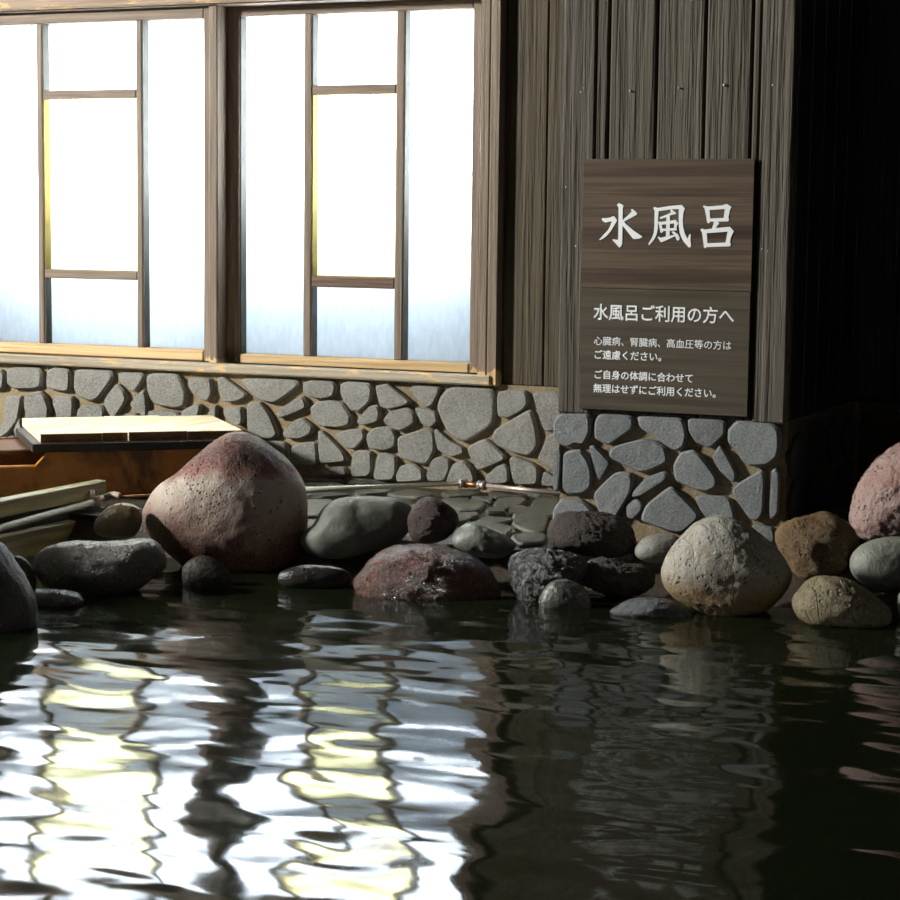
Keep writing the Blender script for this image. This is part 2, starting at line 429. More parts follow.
# side, front and ceiling
o = MB(); WY0, WY1, WZ0, WZ1 = 1.3, 2.2, 1.9, 2.5
boards(o, YB, WY0, XL, -.6, ZTOP, .15, .02, along='y', side=1); boards(o, WY1, YW + .2, XL, -.6, ZTOP, .15, .02, along='y')
o.box((XL - .02, WY0, -.6), (XL, WY1, WZ0)); o.box((XL - .02, WY0, WZ1), (XL, WY1, ZTOP))
wl = o.build('wall_left', M_DARKWOOD, kind='structure')
o = MB(); boards(o, YB, YW + .2, XR + .02, -.6, ZTOP, .15, .02, along='y'); o.build('wall_right', M_DARKWOOD, kind='structure')
o = MB(); boards(o, XL, XR, YB, -.6, ZTOP, .15, .02); o.build('wall_front', M_DARKWOOD, kind='structure')
o = MB(); o.box((XL - .02, YB - .02, ZTOP), (XR + .02, YW + .2, ZTOP + .05)); o.build('ceiling', M_DARKWOOD, kind='structure')

q = MB(); q.box((-3.45, 2.0, .06), (-3.32, 3.53, .58), .01); q.build('wall_shadow_blocker', M_DARKWOOD, kind='structure')  # unseen screen, added to throw shadow on the left-hand rocks

# glass
def glassmat(name, tint, streak=.12):
    t = NT(name); v = t.coord((1, 1, .35)); n = t.noise(v, 60, 4, .7); w = t.noise(t.coord((1, 1, .25)), 140, 3, .7)
    c = t.mix(t.gray(n, [(.3, 0), (.7, 1)]), tuple(x * (1 - streak) for x in tint), tint)
    c = t.mix(t.math('MULTIPLY', t.gray(w, [(.35, 1), (.6, 0)]), streak), c, tuple(x * .6 for x in tint))
    tr = t.new('ShaderNodeBsdfTranslucent'); gl = t.new('ShaderNodeBsdfGlossy'); gl.inputs['Roughness'].default_value = .25
    t.lk(c, tr.inputs[0]); bp = t.bump(w, .4, .002); t.lk(bp, gl.inputs['Normal'])
    mx = t.new('ShaderNodeMixShader'); mx.inputs[0].default_value = .04
    t.lk(tr.outputs[0], mx.inputs[1]); t.lk(gl.outputs[0], mx.inputs[2]); t.lk(mx.outputs[0], t.out.inputs[0]); return t.m
M_GLASS = glassmat('frosted_glass', (.93, .965, 1.0)); M_GLASSY = glassmat('yellow_tinted_glass', (1.0, .975, .74), .06)
M_YPUTTY = plain('yellow_glazing_bead', (.16, .12, .012), .5)
M_OLIVE = plain('shaded_olive_reveal', (.045, .040, .022), .6)  # olive-brown bar sides, darkened to carry the reveal's shade

# windows -----------------------------------------------------------
def sash(name, Yf, th, stileL, stileR, barA, barB, zt, zb, ztr, zbr, mu, worn, label=None):
    """all x in page columns on plane Yf, z in metres"""
    X = lambda p: onY(p, 200, Yf).x
    r = empty(name, (X((stileL[0] + stileR[1]) / 2), Yf, zb), kind='structure')
    fr = MB()
    fr.box((X(stileL[0]), Yf, zb), (X(stileL[1]), Yf + th, zt), .003); fr.box((X(stileR[0]), Yf, zb), (X(stileR[1]), Yf + th, zt), .003)
    fr.build('stiles', M_SASH, r)
    tr = MB(); tr.box((X(stileL[1]), Yf + .001, ztr), (X(stileR[0]), Yf + th, zt), .003); tr.build('top_rail', M_SASHX, r)
    br = MB(); br.box((X(stileL[1]), Yf - .002, zb), (X(stileR[0]), Yf + th, zbr), .004); br.build('bottom_rail', M_RAWX, r)
    for b in (barA, barB):
        q = MB(); q.box((X(b[0]), Yf + .002, zbr), (X(b[1]), Yf + th, ztr), .003); q.build('muntin', M_SASH, r)
    for (z0, z1), mt in zip(mu, worn):
        q = MB(); q.box((X(barA[1]), Yf + .003, z0), (X(barB[0]), Yf + th * .8, z1), .003); q.build('cross_bar', mt, r)
    yg = Yf + th * .93
    def pane(x0, x1, z0, z1, m):
        q = MB(); q.box((x0, yg, z0), (x1, yg + .003, z1)); q.build('pane', m, r)
    pane(X(stileL[1]), X(barA[0]), zbr, ztr, M_GLASS); pane(X(barB[1]), X(stileR[0]), zbr, ztr, M_GLASS)
    pane(X(barA[1]), X(barB[0]), zbr, mu[1][0], M_GLASS); pane(X(barA[1]), X(barB[0]), mu[0][1], ztr, M_GLASS)
    pane(X(barA[1]), X(barB[0]), mu[1][1], mu[0][0], M_GLASSY)
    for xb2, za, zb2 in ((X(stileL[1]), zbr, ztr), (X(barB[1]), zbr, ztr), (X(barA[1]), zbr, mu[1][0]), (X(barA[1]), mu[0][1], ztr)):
        q = MB(); q.box((xb2, Yf + .005, za), (xb2 + .0025, yg, zb2)); q.build('reveal_shade_strip', M_OLIVE, r)  # strips on the bar sides with the reveal's shade in their colour
    q = MB(); q.box((X(barA[1]), Yf + .006, mu[1][1]), (X(barA[1]) + .003, yg, mu[0][0])); q.build('yellow_bead', M_YPUTTY, r)
    return r
Y1 = YW + .012; Y2 = YW + .05; TH = .038
Z = lambda px, py, Y: onY(px, py, Y).z
sash('window_1', Y1, TH, (-24, -16), (203.5, 210), (37, 43), (136, 142), Z(100, 9, Y1), Z(100, 357, Y1), Z(100, 21.6, Y1), Z(100, 345.8, Y1),
     [(Z(100, 98.6, Y1), Z(100, 89.5, Y1)), (Z(100, 279.5, Y1), Z(100, 270.5, Y1))], (M_SASHX, M_SASHX))
sash('window_2', Y2, TH, (224, 239.5), (471, 480), (303, 311), (394.5, 403), Z(350, -1, Y2), Z(350, 369.5, Y2), Z(350, 12.5, Y2), Z(350, 358.3, Y2),
     [(Z(350, 94.5, Y2), Z(350, 84.5, Y2)), (Z(350, 288, Y2), Z(350, 276.5, Y2))], (M_SASHX, M_MUNTIN_WORN))
Z_HB = Z(240, 7, YW) + .035
q = MB(); yp = YW - .002
q.box((wx(208.7, 200), yp, Z(220, 370, YW)), (wx(217.8, 200), YW + .085, Z_HB), .004); q.build('trim_1', M_SASH, kind='structure')
yc = YW - .022
q = MB(); q.box((onY(479, 200, yc + .008).x, yc + .008, Z(490, 384, yc)), (onY(488.5, 200, yc + .008).x, YW + .09, ZTOP - .01), .003)
q.box((onY(488.5, 200, yc).x, yc, Z(490, 386, yc)), (onY(499.3, 200, yc).x, YW + .09, ZTOP - .01), .004)
q.build('trim_2', M_SASH, kind='structure')
ysl = YW - .030
zst, zsb = onY(350, 369.5, ysl).z, onY(350, 379.5, ysl).z
q = MB(); q.box((X_WIN_L - .03, ysl, zsb), (onY(490, 380, ysl).x, YW + .1, zst), .004); q.build('trim_3', M_SILL, kind='structure')
q = MB(); q.box((X_WIN_L - .03, YW + .0, zst), (X_WIN_R, YW + .09, Z(100, 357, Y1) - .001)); q.build('trim_4', M_RAWX, kind='structure')
q = MB(); q.box((X_WIN_L - .03, YW - .028, Z(100, 6.8, YW - .028)), (onY(479, 0, yc).x, YW + .09, Z_WT + .10), .005); q.build('trim_5', M_HEAD, kind='structure')
q = MB(); q.box((X_WIN_L - .03, YW - .012, Z(100, 9.2, YW - .01)), (onY(479, 0, yc).x, YW + .09, Z(100, 6.7, YW - .028)), .001); q.build('trim_6', M_SASHX, kind='structure')
q = MB(); q.box((X_WIN_L - .05, YW - .01, zst), (X_WIN_L + .003, YW + .09, Z_WT + .1), .003); q.build('trim_7', M_SASH, kind='structure')

# side window in the left wall
r = empty('window_3', (XL, (WY0 + WY1) / 2, WZ0), kind='structure')
q = MB()
for z in (WZ0, WZ1 - .04): q.box((XL - .03, WY0, z), (XL + .03, WY1, z + .04))
for y in (WY0, (WY0 + WY1) / 2 - .02, WY1 - .04): q.box((XL - .03, y, WZ0 + .04), (XL + .03, y + .04, WZ1 - .04))
q.build('frame', M_SASH, r)
q = MB(); q.box((XL - .012, WY0 + .04, WZ0 + .04), (XL - .006, WY1 - .04, WZ1 - .04)); q.build('pane', M_GLASS, r)

# outside, close behind the windows
M_PANETINT = plain('pane_tint_blue', (.30, .55, .92), .8)
q = MB(); q.box((-7, YW + .245, -.6), (0, YW + .37, .88)); q.build('pane_tint_wall', M_PANETINT, kind='structure')  # unseen wall, added to dim the lower panes and tint them blue
q = MB(); q.box((-12, YW + .22, -.62), (8, 16, -.60)); q.build('ground', plain('gravel', (.3, .3, .29), .9), kind='structure')

# ------------------------------------------------------------------ pillar
X0, X1 = onY(557, 430, YC).x, onY(788, 300, YC).x
XSL, XSR = onY(554, 470, YC).x, onY(785, 470, YC).x + .004
pil = empty('wall_pillar', ((X0 + X1) / 2, YC + .2, 0), kind='structure')
q = MB(); q.box((XSL + .008, YC + .021, -.35), (XSR - .006, YW, ZB - .002)); q.build('mortar_core', M_MORTAR, pil)
E_ = lambda p: S(540, 400, 5.625, p)
F_ = lambda p: S(680, 400, 5.625, p)
CS = [E_(p) for p in (
 [(80,110),(110,82),(260,78),(275,100),(275,180),(240,250),(190,240),(150,262),(120,255),(70,205)],
 [(310,120),(335,78),(500,90),(518,110),(515,160),(385,250),(365,248),(305,215)],
 [(545,110),(555,85),(780,95),(800,120),(820,200),(805,260),(770,285),(735,275),(560,160)],
 [(130,310),(160,290),(225,282),(270,350),(285,420),(280,490),(240,525),(160,530),(125,500)],
 [(273,265),(300,258),(385,350),(380,370),(335,448),(320,440)],
 [(390,300),(410,265),(570,222),(640,235),(700,270),(715,350),(600,400),(550,405),(400,330)],
 [(295,530),(420,410),(500,415),(515,440),(505,520),(430,640),(400,700),(330,630)],
 [(520,520),(590,440),(690,403),(710,420),(700,450),(560,540),(520,545)],
 [(480,600),(510,570),(540,562),(568,580),(565,620),(520,670),(485,660)],
 [(565,680),(600,590),(720,495),(745,495),(885,640),(885,670),(790,755)],
 [(70,620),(120,555),(230,565),(285,620),(290,700),(70,720)],
 [(66,470),(82,290),(105,255),(112,300),(108,400),(98,510),(75,510)])]
CS += [F_(p) for p in (
 [(45,120),(60,95),(225,95),(248,130),(245,195),(170,265),(150,268),(90,240),(50,180)],
 [(270,170),(320,115),(360,105),(510,108),(550,170),(557,260),(545,320),(490,365),(390,370),(345,335),(330,300),(270,240)],
 [(-40,370),(0,300),(70,285),(110,315),(200,440),(200,490),(150,515),(80,505),(-30,455)],
 [(182,320),(215,262),(235,275),(312,420),(300,462),(280,455),(215,395),(185,345)],
 [(275,505),(460,392),(470,450),(460,640),(430,680),(390,670)],
 [(512,400),(535,390),(552,410),(547,640),(522,665),(500,655),(507,500)],
 [(72,540),(240,545),(275,560),(300,650),(300,690),(150,680)],
 [(400,700),(520,720),(530,800),(430,800)])]
st = MB(); YS = YC + .021
for p in CS:
    qq = [onY(x, y, YC) for x, y in p]
    st.stone([(v.x, min(v.z, ZB - .003)) for v in qq], wall_to3(YS), None, .021 + rng.uniform(-.002, .002), rng)
M_CSD = stonemat('shaded_side_stone', (.016, .018, .018), (.028, .03, .03), None, 1.2, .7, .1, .0018)  # pillar stone darkened to put the unlit side's shade into the colour
sd_ = MB(); sd_.box((XSR - .0059, YC + .024, -.3), (XSR - .003, YW - .001, ZB - .004)); sd_.build('shaded_side_mortar', M_MORTAR_W, pil)  # thin dark plate, shade painted over the side mortar
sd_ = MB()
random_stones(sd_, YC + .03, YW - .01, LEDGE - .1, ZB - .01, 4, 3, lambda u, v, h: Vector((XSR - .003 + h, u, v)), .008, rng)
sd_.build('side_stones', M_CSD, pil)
random_stones(st, YC + .03, YW - .02, LEDGE, ZB - .01, 6, 3, lambda u, v, h: Vector((XSL + .008 - h, u, v)), .008, rng)
st.build('stone_facing', M_CSTONE, pil)
# boards on the front
yb = YC
edges = [(594.8, 607.2), (608.6, 654.8), (656.2, 703), (704.4, 749.8), (751.2, 758.6)]
fb = MB()
qb = MB(); qb.box((X0 + .01, yb + .022, ZB), (X1 - .01, YW + .02, ZTOP)); qb.build('backing', M_DARKWOOD, pil)
for a, b in edges: fb.box((onY(a, 150, yb + .003).x, yb + .003, ZB), (onY(b, 150, yb + .003).x - .001, yb + .03, ZTOP), .004)
fb.build('front_boards', M_PILLAR, pil)
pp = MB()
pp.box((X0, yb - .001, ZB - .004), (onY(594, 150, yb).x, yb + .03, ZTOP), .004); pp.build('corner_post', M_PILLAR_POST, pil)
pp = MB()
pp.box((onY(759, 150, yb).x, yb - .001, ZB - .004), (X1, yb + .03, ZTOP), .004); pp.build('corner_post', M_PILLAR_POST, pil)
M_NAIL = plain('pale_nail_spot', (.55, .50, .42), .6)
for nx_, ny_, rr_ in ((581, 92, .0022), (630, 91, .0024), (679, 88, .002), (724, 85, .003), (773, 85, .0026), (576, 246, .0026), (762, 249, .0022), (566, 187, .002), (768, 251, .0016), (584, 88, .0015)):
    v_ = onY(nx_, ny_, yb - .001); q = MB(); q.tube([(v_.x, yb + .004, v_.z), (v_.x, yb - .0016, v_.z), (v_.x, yb - .0024, v_.z)], [rr_, rr_, rr_ * .5], 8); q.build('nail_head', M_NAIL, pil)
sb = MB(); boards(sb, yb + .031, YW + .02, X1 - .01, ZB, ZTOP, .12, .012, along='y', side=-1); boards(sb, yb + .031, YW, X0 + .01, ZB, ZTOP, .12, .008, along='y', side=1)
sb.build('side_boards', M_DARKWOOD, pil)  # near-black wood carries the shade of the pillar sides

# ------------------------------------------------------------------ ledge, pool edge, pool
G_ = lambda p: S(430, 470, 6.0, p)
H_ = lambda p: S(290, 470, 5.294, p)
EDGE_Y = onz(545, 547, LEDGE).y
lg = MB(); XSP = -1.66
lx0, lx1 = XL, XR
lg.box((lx0, EDGE_Y, -.6), (XSP, YW + .02, LEDGE - .012)); lg.box((XSP, YC - .015, -.6), (lx1, YW + .02, LEDGE - .012)); lg.box((XL, 2.0, -.6), (-2.93, EDGE_Y, LEDGE - .02))
fl = lg.build('floor', M_MORTAR_W, kind='structure')
PV = [G_(p) for p in (
 [(40,165),(160,158),(320,170),(338,200),(300,240),(170,242),(110,200)],
 [(235,155),(340,150),(378,165),(370,185),(300,170)],
 [(375,215),(395,180),(420,168),(560,160),(585,175),(560,195),(440,230),(385,235)],
 [(350,125),(590,140),(600,155),(390,161),(350,150)],
 [(600,200),(650,150),(780,160),(785,230),(620,220)],
 [(470,225),(510,205),(590,215),(580,225),(480,255)],
 [(330,245),(370,228),(450,240),(465,258),(340,262)],
 [(490,260),(600,228),(780,235),(775,275),(500,282)],
 [(170,248),(280,245),(300,265),(250,285),(180,265)],
 [(275,300),(340,265),(500,278),(500,295),(420,320),(290,315)],
 [(475,325),(550,272),(720,285),(690,365),(600,362)],
 [(150,265),(240,285),(240,300),(160,320)],
 [(190,325),(260,318),(480,335),(505,355),(470,380),(380,370)],
 [(475,390),(540,370),(690,372),(700,400),(680,425),(540,440)],
 [(50,130),(140,108),(300,110),(315,130),(270,150),(100,155)],
 [(-60,130),(25,140),(20,158),(-80,155)],
 [(640,95),(790,105),(790,135),(650,135)],
 [(730,290),(900,290),(900,380),(720,370)])]
PV += [H_(p) for p in (
 [(50,15),(240,12),(315,35),(290,52),(150,50),(60,35)],
 [(70,75),(250,60),(295,75),(290,85),(60,90)],
 [(300,60),(350,42),(500,50),(540,68),(330,78)],
 [(60,140),(210,122),(320,125),(330,135),(150,150)],
 [(330,115),(460,105),(560,110),(500,132),(350,132)],
 [(500,135),(640,105),(760,120),(770,135),(680,155),(560,150)],
 [(780,145),(960,140),(950,195),(800,190)],
 [(-60,165),(230,150),(240,230),(-60,235)],
 [(330,45),(560,42),(600,56),(350,56)])]
pv = MB()
for p in PV:
    qq = [onz(x, y, LEDGE) for x, y in p]
    qq = [(v.x, min(v.y, YW - .002)) for v in qq]
    cx_, cy_ = sum(a for a, b in qq) / len(qq), sum(b for a, b in qq) / len(qq)
    qq = [(cx_ + (a - cx_) * .94, cy_ + (b - cy_) * .95) for a, b in qq]
    pv.stone(qq, lambda x, y, h: Vector((x, y, LEDGE - .014 + h)), None, .016 + rng.uniform(-.004, .004), rng)
random_stones(pv, -1.12, 1.6, YC + .05, YW - .02, 18, 5, lambda x, y, h: Vector((x, y, LEDGE - .014 + h)), .013, rng)
pv.build('paving_stones', M_PAVE, fl)

# sloping bed under the rocks, down to the pool bottom
bd = MB(); nx, ny = 110, 70; bx0, bx1, by0, by1 = -2.9, XR, 3.0, YC + .01
for j in range(ny + 1):
    for i in range(nx + 1):
        x = bx0 + (bx1 - bx0) * i / nx; y = by0 + (by1 - by0) * j / ny
        k = (y - 4.08) / ((EDGE_Y if x < XSP else YC) - 4.08)
        z = -.05 + .11 * min(k, 1) if k > 0 else -.05 + (y - 4.08) * 1.3
        z = max(z, -.55) + noise.fractal(Vector((x * 5, y * 5, 0)), 1, 2, 3) * .03 + noise.fractal(Vector((x * 24, y * 24, 3)), 1, 2, 3) * .010
        bd.v.append((x, y, min(z, LEDGE - (.004 if x > XSP else .016))))
for j in range(ny):
    for i in range(nx):
        a = j * (nx + 1) + i; bd.f.append((a, a + 1, a + nx + 2, a + nx + 1))
M_BED = stonemat('wet_gravelly_bed', (.018, .013, .008), (.04, .027, .013), (.16, .09, .03), 2.0, .45, .3, .006, sp_amt=.35)
bd.build('pool_edge', M_BED, smooth=True, kind='structure')
t = NT('pool_bottom_stone'); v = t.coord(); e = t.vor(t.coord(), 4.2, 'DISTANCE_TO_EDGE')
c = t.mix(t.gray(e, [(.0, 0), (.07, 1)]), (.05, .06, .02), t.mix(t.noise(v, 5), (.10, .14, .06), (.22, .27, .12)))
M_BOT = t.finish(c, .7, t.bump(e, .3, .01))
q = MB(); q.box((XL, YB, -.62), (XR, 3.3, -.5)); q.build('pool_bottom', M_BOT, kind='structure')

t = NT('dark_pool_water'); 
geo = t.new('ShaderNodeTexCoord')
def wv(scale, rot, sc_, det, dist=0):
    mp = t.new('ShaderNodeMapping'); mp.inputs['Scale'].default_value = scale; mp.inputs['Rotation'].default_value = (0, 0, rot)
    t.lk(geo.outputs['Object'], mp.inputs[0]); return t.noise(mp.outputs[0], sc_, det, .45, dist)
h1 = wv((1, 1.35, 1), -YAW, 3.4, .6, .3); h2 = wv((1, 1.6, 1), -YAW + .5, 8.5, .5, .3)
hh = t.math('ADD', h1, t.math('MULTIPLY', h2, .26))
nb = t.bump(hh, 1.0, .0145)
gl = t.new('ShaderNodeBsdfGlossy'); gl.inputs['Roughness'].default_value = .07; t.lk(nb, gl.inputs['Normal'])
tp = t.new('ShaderNodeBsdfTransparent'); tp.inputs[0].default_value = (.30, .36, .22, 1)
frn = t.new('ShaderNodeFresnel'); frn.inputs['IOR'].default_value = 1.33; t.lk(nb, frn.inputs['Normal'])
mx = t.new('ShaderNodeMixShader'); df = t.new('ShaderNodeBsdfDiffuse'); df.inputs[0].default_value = (.0075, .0105, .0045, 1); ad = t.new('ShaderNodeAddShader')
t.lk(tp.outputs[0], ad.inputs[0]); t.lk(df.outputs[0], ad.inputs[1])
t.lk(frn.outputs[0], mx.inputs[0]); t.lk(ad.outputs[0], mx.inputs[1]); t.lk(gl.outputs[0], mx.inputs[2])
t.lk(mx.outputs[0], t.out.inputs[0]); M_WATER = t.m
q = MB(); q.add([(-2.93, YB, 0), (XR, YB, 0), (XR, EDGE_Y, 0), (-2.93, EDGE_Y, 0)], [(0, 1, 2, 3)])
q.build('pool_water', M_WATER, kind='structure')

# ------------------------------------------------------------------ rocks
def rock(label, poly, base, bz, mat, depth=.85, amp=.03, freq=6, seed=0, sink=0.0, sub=5, group=None, tilt=0.0, push=.55, blocky=.85, name='rock', fine=.0025):
    """poly: outline in the photo; base: where its front foot meets height bz"""
    P = chaikin(poly, 2)
    xs = [p[0] for p in P]; ys = [p[1] for p in P]
    if sink:
        ymax = max(ys); P = [(x, y + sink * max(0, (y - (ymax - 14)) / 14)) for x, y in P]; ys = [p[1] for p in P]
    cx, cy = (min(xs) + max(xs)) / 2, (min(ys) + max(ys)) / 2
    foot = onz(base[0], base[1], bz)
    d0 = (foot - EYE).dot(FW)
    halfw = (max(xs) - min(xs)) / 2 / F * d0; halfh = (max(ys) - min(ys)) / 2 / F * d0
    rd = depth * (halfw * .6 + halfh * .4)
    dc = d0 + rd * push
    Cn = EYE + ray(cx, cy) * dc; k = dc / F
    n = len(P)
    def R(phi):
        c, s = math.cos(phi), math.sin(phi); best = 0
        for i in range(n):
            ax, ay = (P[i][0] - cx), (cy - P[i][1]); bx, by = (P[(i + 1) % n][0] - cx), (cy - P[(i + 1) % n][1])
            dx, dy = bx - ax, by - ay; den = c * dy - s * dx
            if abs(den) < 1e-9: continue
            tt = (ax * dy - ay * dx) / den; uu = (ax * s - ay * c) / den
            if tt > 0 and -1e-6 <= uu <= 1 + 1e-6: best = max(best, tt)
        return best
    NA = 180; tab = [R(2 * math.pi * i / NA) * k for i in range(NA)]
    import bmesh
    bm = bmesh.new(); bmesh.ops.create_icosphere(bm, subdivisions=sub, radius=1)
    off = Vector((seed * 13.7, seed * 5.1, seed * 2.3))
    sz = (halfw + halfh) / 2
    for v in bm.verts:
        a, b, c = v.co
        s_ = math.hypot(a, b); phi = math.atan2(b, a) % (2 * math.pi); fi = phi / (2 * math.pi) * NA; i0 = int(fi) % NA; fr = fi - int(fi)
        r_ = tab[i0] * (1 - fr) + tab[(i0 + 1) % NA] * fr
        ss = s_ ** blocky; cc = math.copysign(abs(c) ** .9, c)
        rav = .5 * r_ + .5 * sz
        x, y, z = math.cos(phi) * r_ * ss, math.sin(phi) * r_ * ss, cc * rd * (1 + tilt * b)
        dn = Vector((a, b, c))
        nn = noise.fractal(dn * 1.6 + off, 1.0, 2.0, 5) * amp * sz * (1 - .6 * s_ ** 6)
        nn += noise.fractal(dn * freq + off, .9, 2.1, 4) * fine * sz * 9
        p = Vector((x, y, z)) + dn * nn
        v.co = Cn + RT * p.x + UP * p.y - FW * p.z
    bz0 = min(v.co.z for v in bm.verts); org = Vector((Cn.x, Cn.y, bz0))
    for v in bm.verts: v.co -= org
    me = bpy.data.meshes.new(name); bmesh.ops.recalc_face_normals(bm, faces=bm.faces); bm.to_mesh(me); bm.free()
    me.polygons.foreach_set('use_smooth', [True] * len(me.polygons)); me.materials.append(mat)
    o = bpy.data.objects.new(name, me); C.objects.link(o); o.location = org
    tag(o, label, 'rock', group); return o

B0 = lambda p: S(0, 340, 2.8125, p)
L_ = lambda p: S(0, 480, 5.627, p)
BR = lambda p: S(130, 480, 4.5, p)
G2 = lambda p: S(540, 490, 5.625, p)
C6 = lambda p: S(530, 380, 2.432, p)
Q_ = lambda p: S(760, 420, 4.093, p)

M_R1 = stonemat('pinkish_boulder', (.20, .055, .035), (.30, .12, .08), (.50, .36, .28), .8, .65, 1.0, .004, wet=None, sp_amt=.28, pitsc=1.5,
    zramp=(.22, .38, [(.0, (.08, .024, .015)), (.24, (.15, .048, .030)), (.42, (.38, .28, .22)), (.60, (.46, .40, .33)), (.69, (.17, .05, .034)), (.78, (.065, .012, .008))]))
rock('largest boulder, conical and pinkish brown with a dark red tip, beside the wooden tub',
     B0([(400,500),(405,470),(440,410),(500,375),(545,330),(600,285),(635,262),(680,255),(720,268),(780,310),(820,345),(855,395),(865,450),(866,500),(860,560),(835,610),(790,645),(700,662),(600,655),(520,640),(450,580),(410,540)]),
     (225, 574), 0, M_R1, depth=.68, amp=.010, seed=1, sub=6, sink=6, fine=.0008, push=.8)
rock('olive brown egg-shaped rock wedged between the pipe end and the largest boulder',
     L_([(525,260),(540,220),(590,160),(640,135),(700,125),(760,140),(800,165),(800,250),(770,310),(720,325),(600,325),(540,310)]),
     (118, 543), .07, stonemat('olive_rock', (.15, .11, .045), (.25, .19, .09), None, 1.0, .35, .2, .002), seed=2, amp=.04, fine=.001, depth=.6, push=1.0)
rock('long low wet dark brown rock in front of the olive rock at the water',
     B0([(92,625),(100,600),(140,575),(200,563),(300,568),(400,555),(440,562),(465,600),(470,640),(430,670),(380,695),(300,705),(200,700),(130,690),(95,655)]),
     (90, 594), 0, stonemat('wet_brown_rock', (.075, .062, .045), (.13, .115, .085), (.03, .025, .02), 1.0, .2, .35, .005, spec=.9), seed=3, sink=8, amp=.025, depth=.6)
rock('dark boulder cut off by the left edge of the photo, standing in the water',
     [(-45,552),(-15,541),(0,541),(8,551),(20,569),(33,591),(37,610),(36,626),(20,634),(-40,636),(-60,600)],
     (5, 630), 0, stonemat('charcoal_boulder', (.055, .052, .045), (.09, .085, .072), None, 1.2, .5, .3, .003), seed=4, sink=10, amp=.03)
rock('small dark rock half hidden behind the boulder at the left edge',
     L_([(40,470),(90,422),(120,428),(160,460),(195,520),(207,570),(200,620),(90,640),(30,560)]),
     (22, 592), 0, stonemat('dark_olive_rock', (.05, .045, .03), (.085, .075, .05), None, 1.0, .5, .3, .003), seed=5, sink=4, depth=.5, push=.3)
rock('flat wet black rock barely above the water beside the left edge boulder',
     L_([(185,640),(200,615),(230,608),(420,622),(470,650),(490,685),(440,702),(330,708),(200,708)]),
     (62, 606), 0, stonemat('black_wet_rock', (.03, .03, .028), (.06, .06, .055), (.1, .1, .1), 1.0, .16, .3, .005, spec=.8), seed=6, sink=5, amp=.08)
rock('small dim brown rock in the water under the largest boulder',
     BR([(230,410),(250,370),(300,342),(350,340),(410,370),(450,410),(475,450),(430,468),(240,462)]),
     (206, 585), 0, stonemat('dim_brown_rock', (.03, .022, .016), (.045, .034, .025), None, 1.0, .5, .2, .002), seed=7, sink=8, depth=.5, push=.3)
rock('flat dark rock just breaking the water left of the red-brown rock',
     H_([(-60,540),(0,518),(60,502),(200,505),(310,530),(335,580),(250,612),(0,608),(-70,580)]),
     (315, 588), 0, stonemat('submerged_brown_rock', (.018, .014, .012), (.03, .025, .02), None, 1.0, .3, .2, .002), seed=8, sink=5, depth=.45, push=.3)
M_GR = stonemat('smooth_green_grey_rock', (.11, .118, .10), (.175, .185, .155), (.09, .09, .075), .6, .55, .12, .0015, spec=.2, sp_amt=.25)
rock('large smooth grey-green rock beside the right foot of the largest boulder',
     H_([(50,370),(80,320),(130,285),(160,215),(200,180),(240,155),(330,138),(480,138),(580,150),(650,195),(660,260),(625,340),(560,390),(400,440),(280,475),(150,465),(80,430),(52,392)]),
     (330, 566), .02, M_GR, seed=9, amp=.05, depth=.65, push=.45, fine=.001)
rock('round dark maroon rock perched above the red-brown rock',
     H_([(625,240),(660,180),(700,145),(760,142),(830,175),(885,220),(895,270),(870,330),(800,380),(700,395),(640,370),(622,300)]),
     (432, 545), .085, stonemat('maroon_porous_rock', (.042, .023, .018), (.08, .046, .037), (.03, .016, .014), 1.3, .6, .5, .006), seed=10, amp=.05, fine=.004, freq=9)
M_RB = stonemat('wet_red_brown_rock', (.055, .026, .018), (.10, .052, .035), (.03, .015, .012), 1.1, .20, .6, .006, patchsc=7, patch=((.28, .055, .02), .6), spec=.6)
rock('wide wet red-brown rock rising from the water between grey-green and black rocks',
     D_([(210,672),(240,632),(290,580),(340,555),(400,552),(470,556),(540,570),(600,600),(640,640),(662,680),(670,712),(560,718),(400,710),(250,700)]),
     (430, 597), 0, M_RB, seed=11, sink=22, amp=.05, depth=.75, fine=.0028, freq=10)
rock('dull green-grey oval rock with a dent, right of the maroon rock',
     G_([(128,410),(150,365),(200,325),(270,318),(330,340),(420,375),(500,420),(525,450),(500,490),(440,532),(340,527),(220,500),(135,460)]),
     (483, 562), .055, stonemat('dull_green_grey_rock', (.14, .15, .13), (.21, .22, .19), None, .7, .38, .15, .002, sp_amt=.25), seed=12, amp=.07, fine=.001)
rock('big rough dark brown rock against the left foot of the stone pillar',
     G2([(40,240),(60,170),(130,118),(250,122),(380,128),(480,162),(530,230),(545,310),(500,365),(400,385),(300,378),(200,350),(60,320)]),
     (590, 560), .055, stonemat('rough_dark_brown_rock', (.042, .031, .025), (.085, .062, .050), (.035, .025, .02), 1.3, .65, .4, .006), seed=13, amp=.05, fine=.006, freq=9)
rock('wet black porous rock at the water right of the red-brown rock',
     [(509,566),(511,557),(522,551),(537,548),(550,550),(565,552),(580,556),(589,563),(586,576),(572,588),(555,596),(535,602),(521,601),(511,586)],
     (535, 602), 0, stonemat('black_porous_rock', (.018, .02, .02), (.04, .042, .04), (.06, .065, .07), 1.4, .3, .6, .008, spec=.8), seed=14, amp=.07, sink=5, depth=.6, push=.85, fine=.009, freq=8)
rock('small shiny grey rock rising from the water in front of the black porous rock',
     G2([(-12,610),(0,590),(40,530),(90,502),(150,498),(200,515),(250,550),(285,600),(290,640),(250,665),(20,655)]),
     (563, 607), 0, stonemat('shiny_grey_rock', (.07, .07, .062), (.11, .11, .098), None, 1.0, .17, .3, .002, spec=.8), seed=15, sink=12, amp=.03, depth=.6, push=.3)
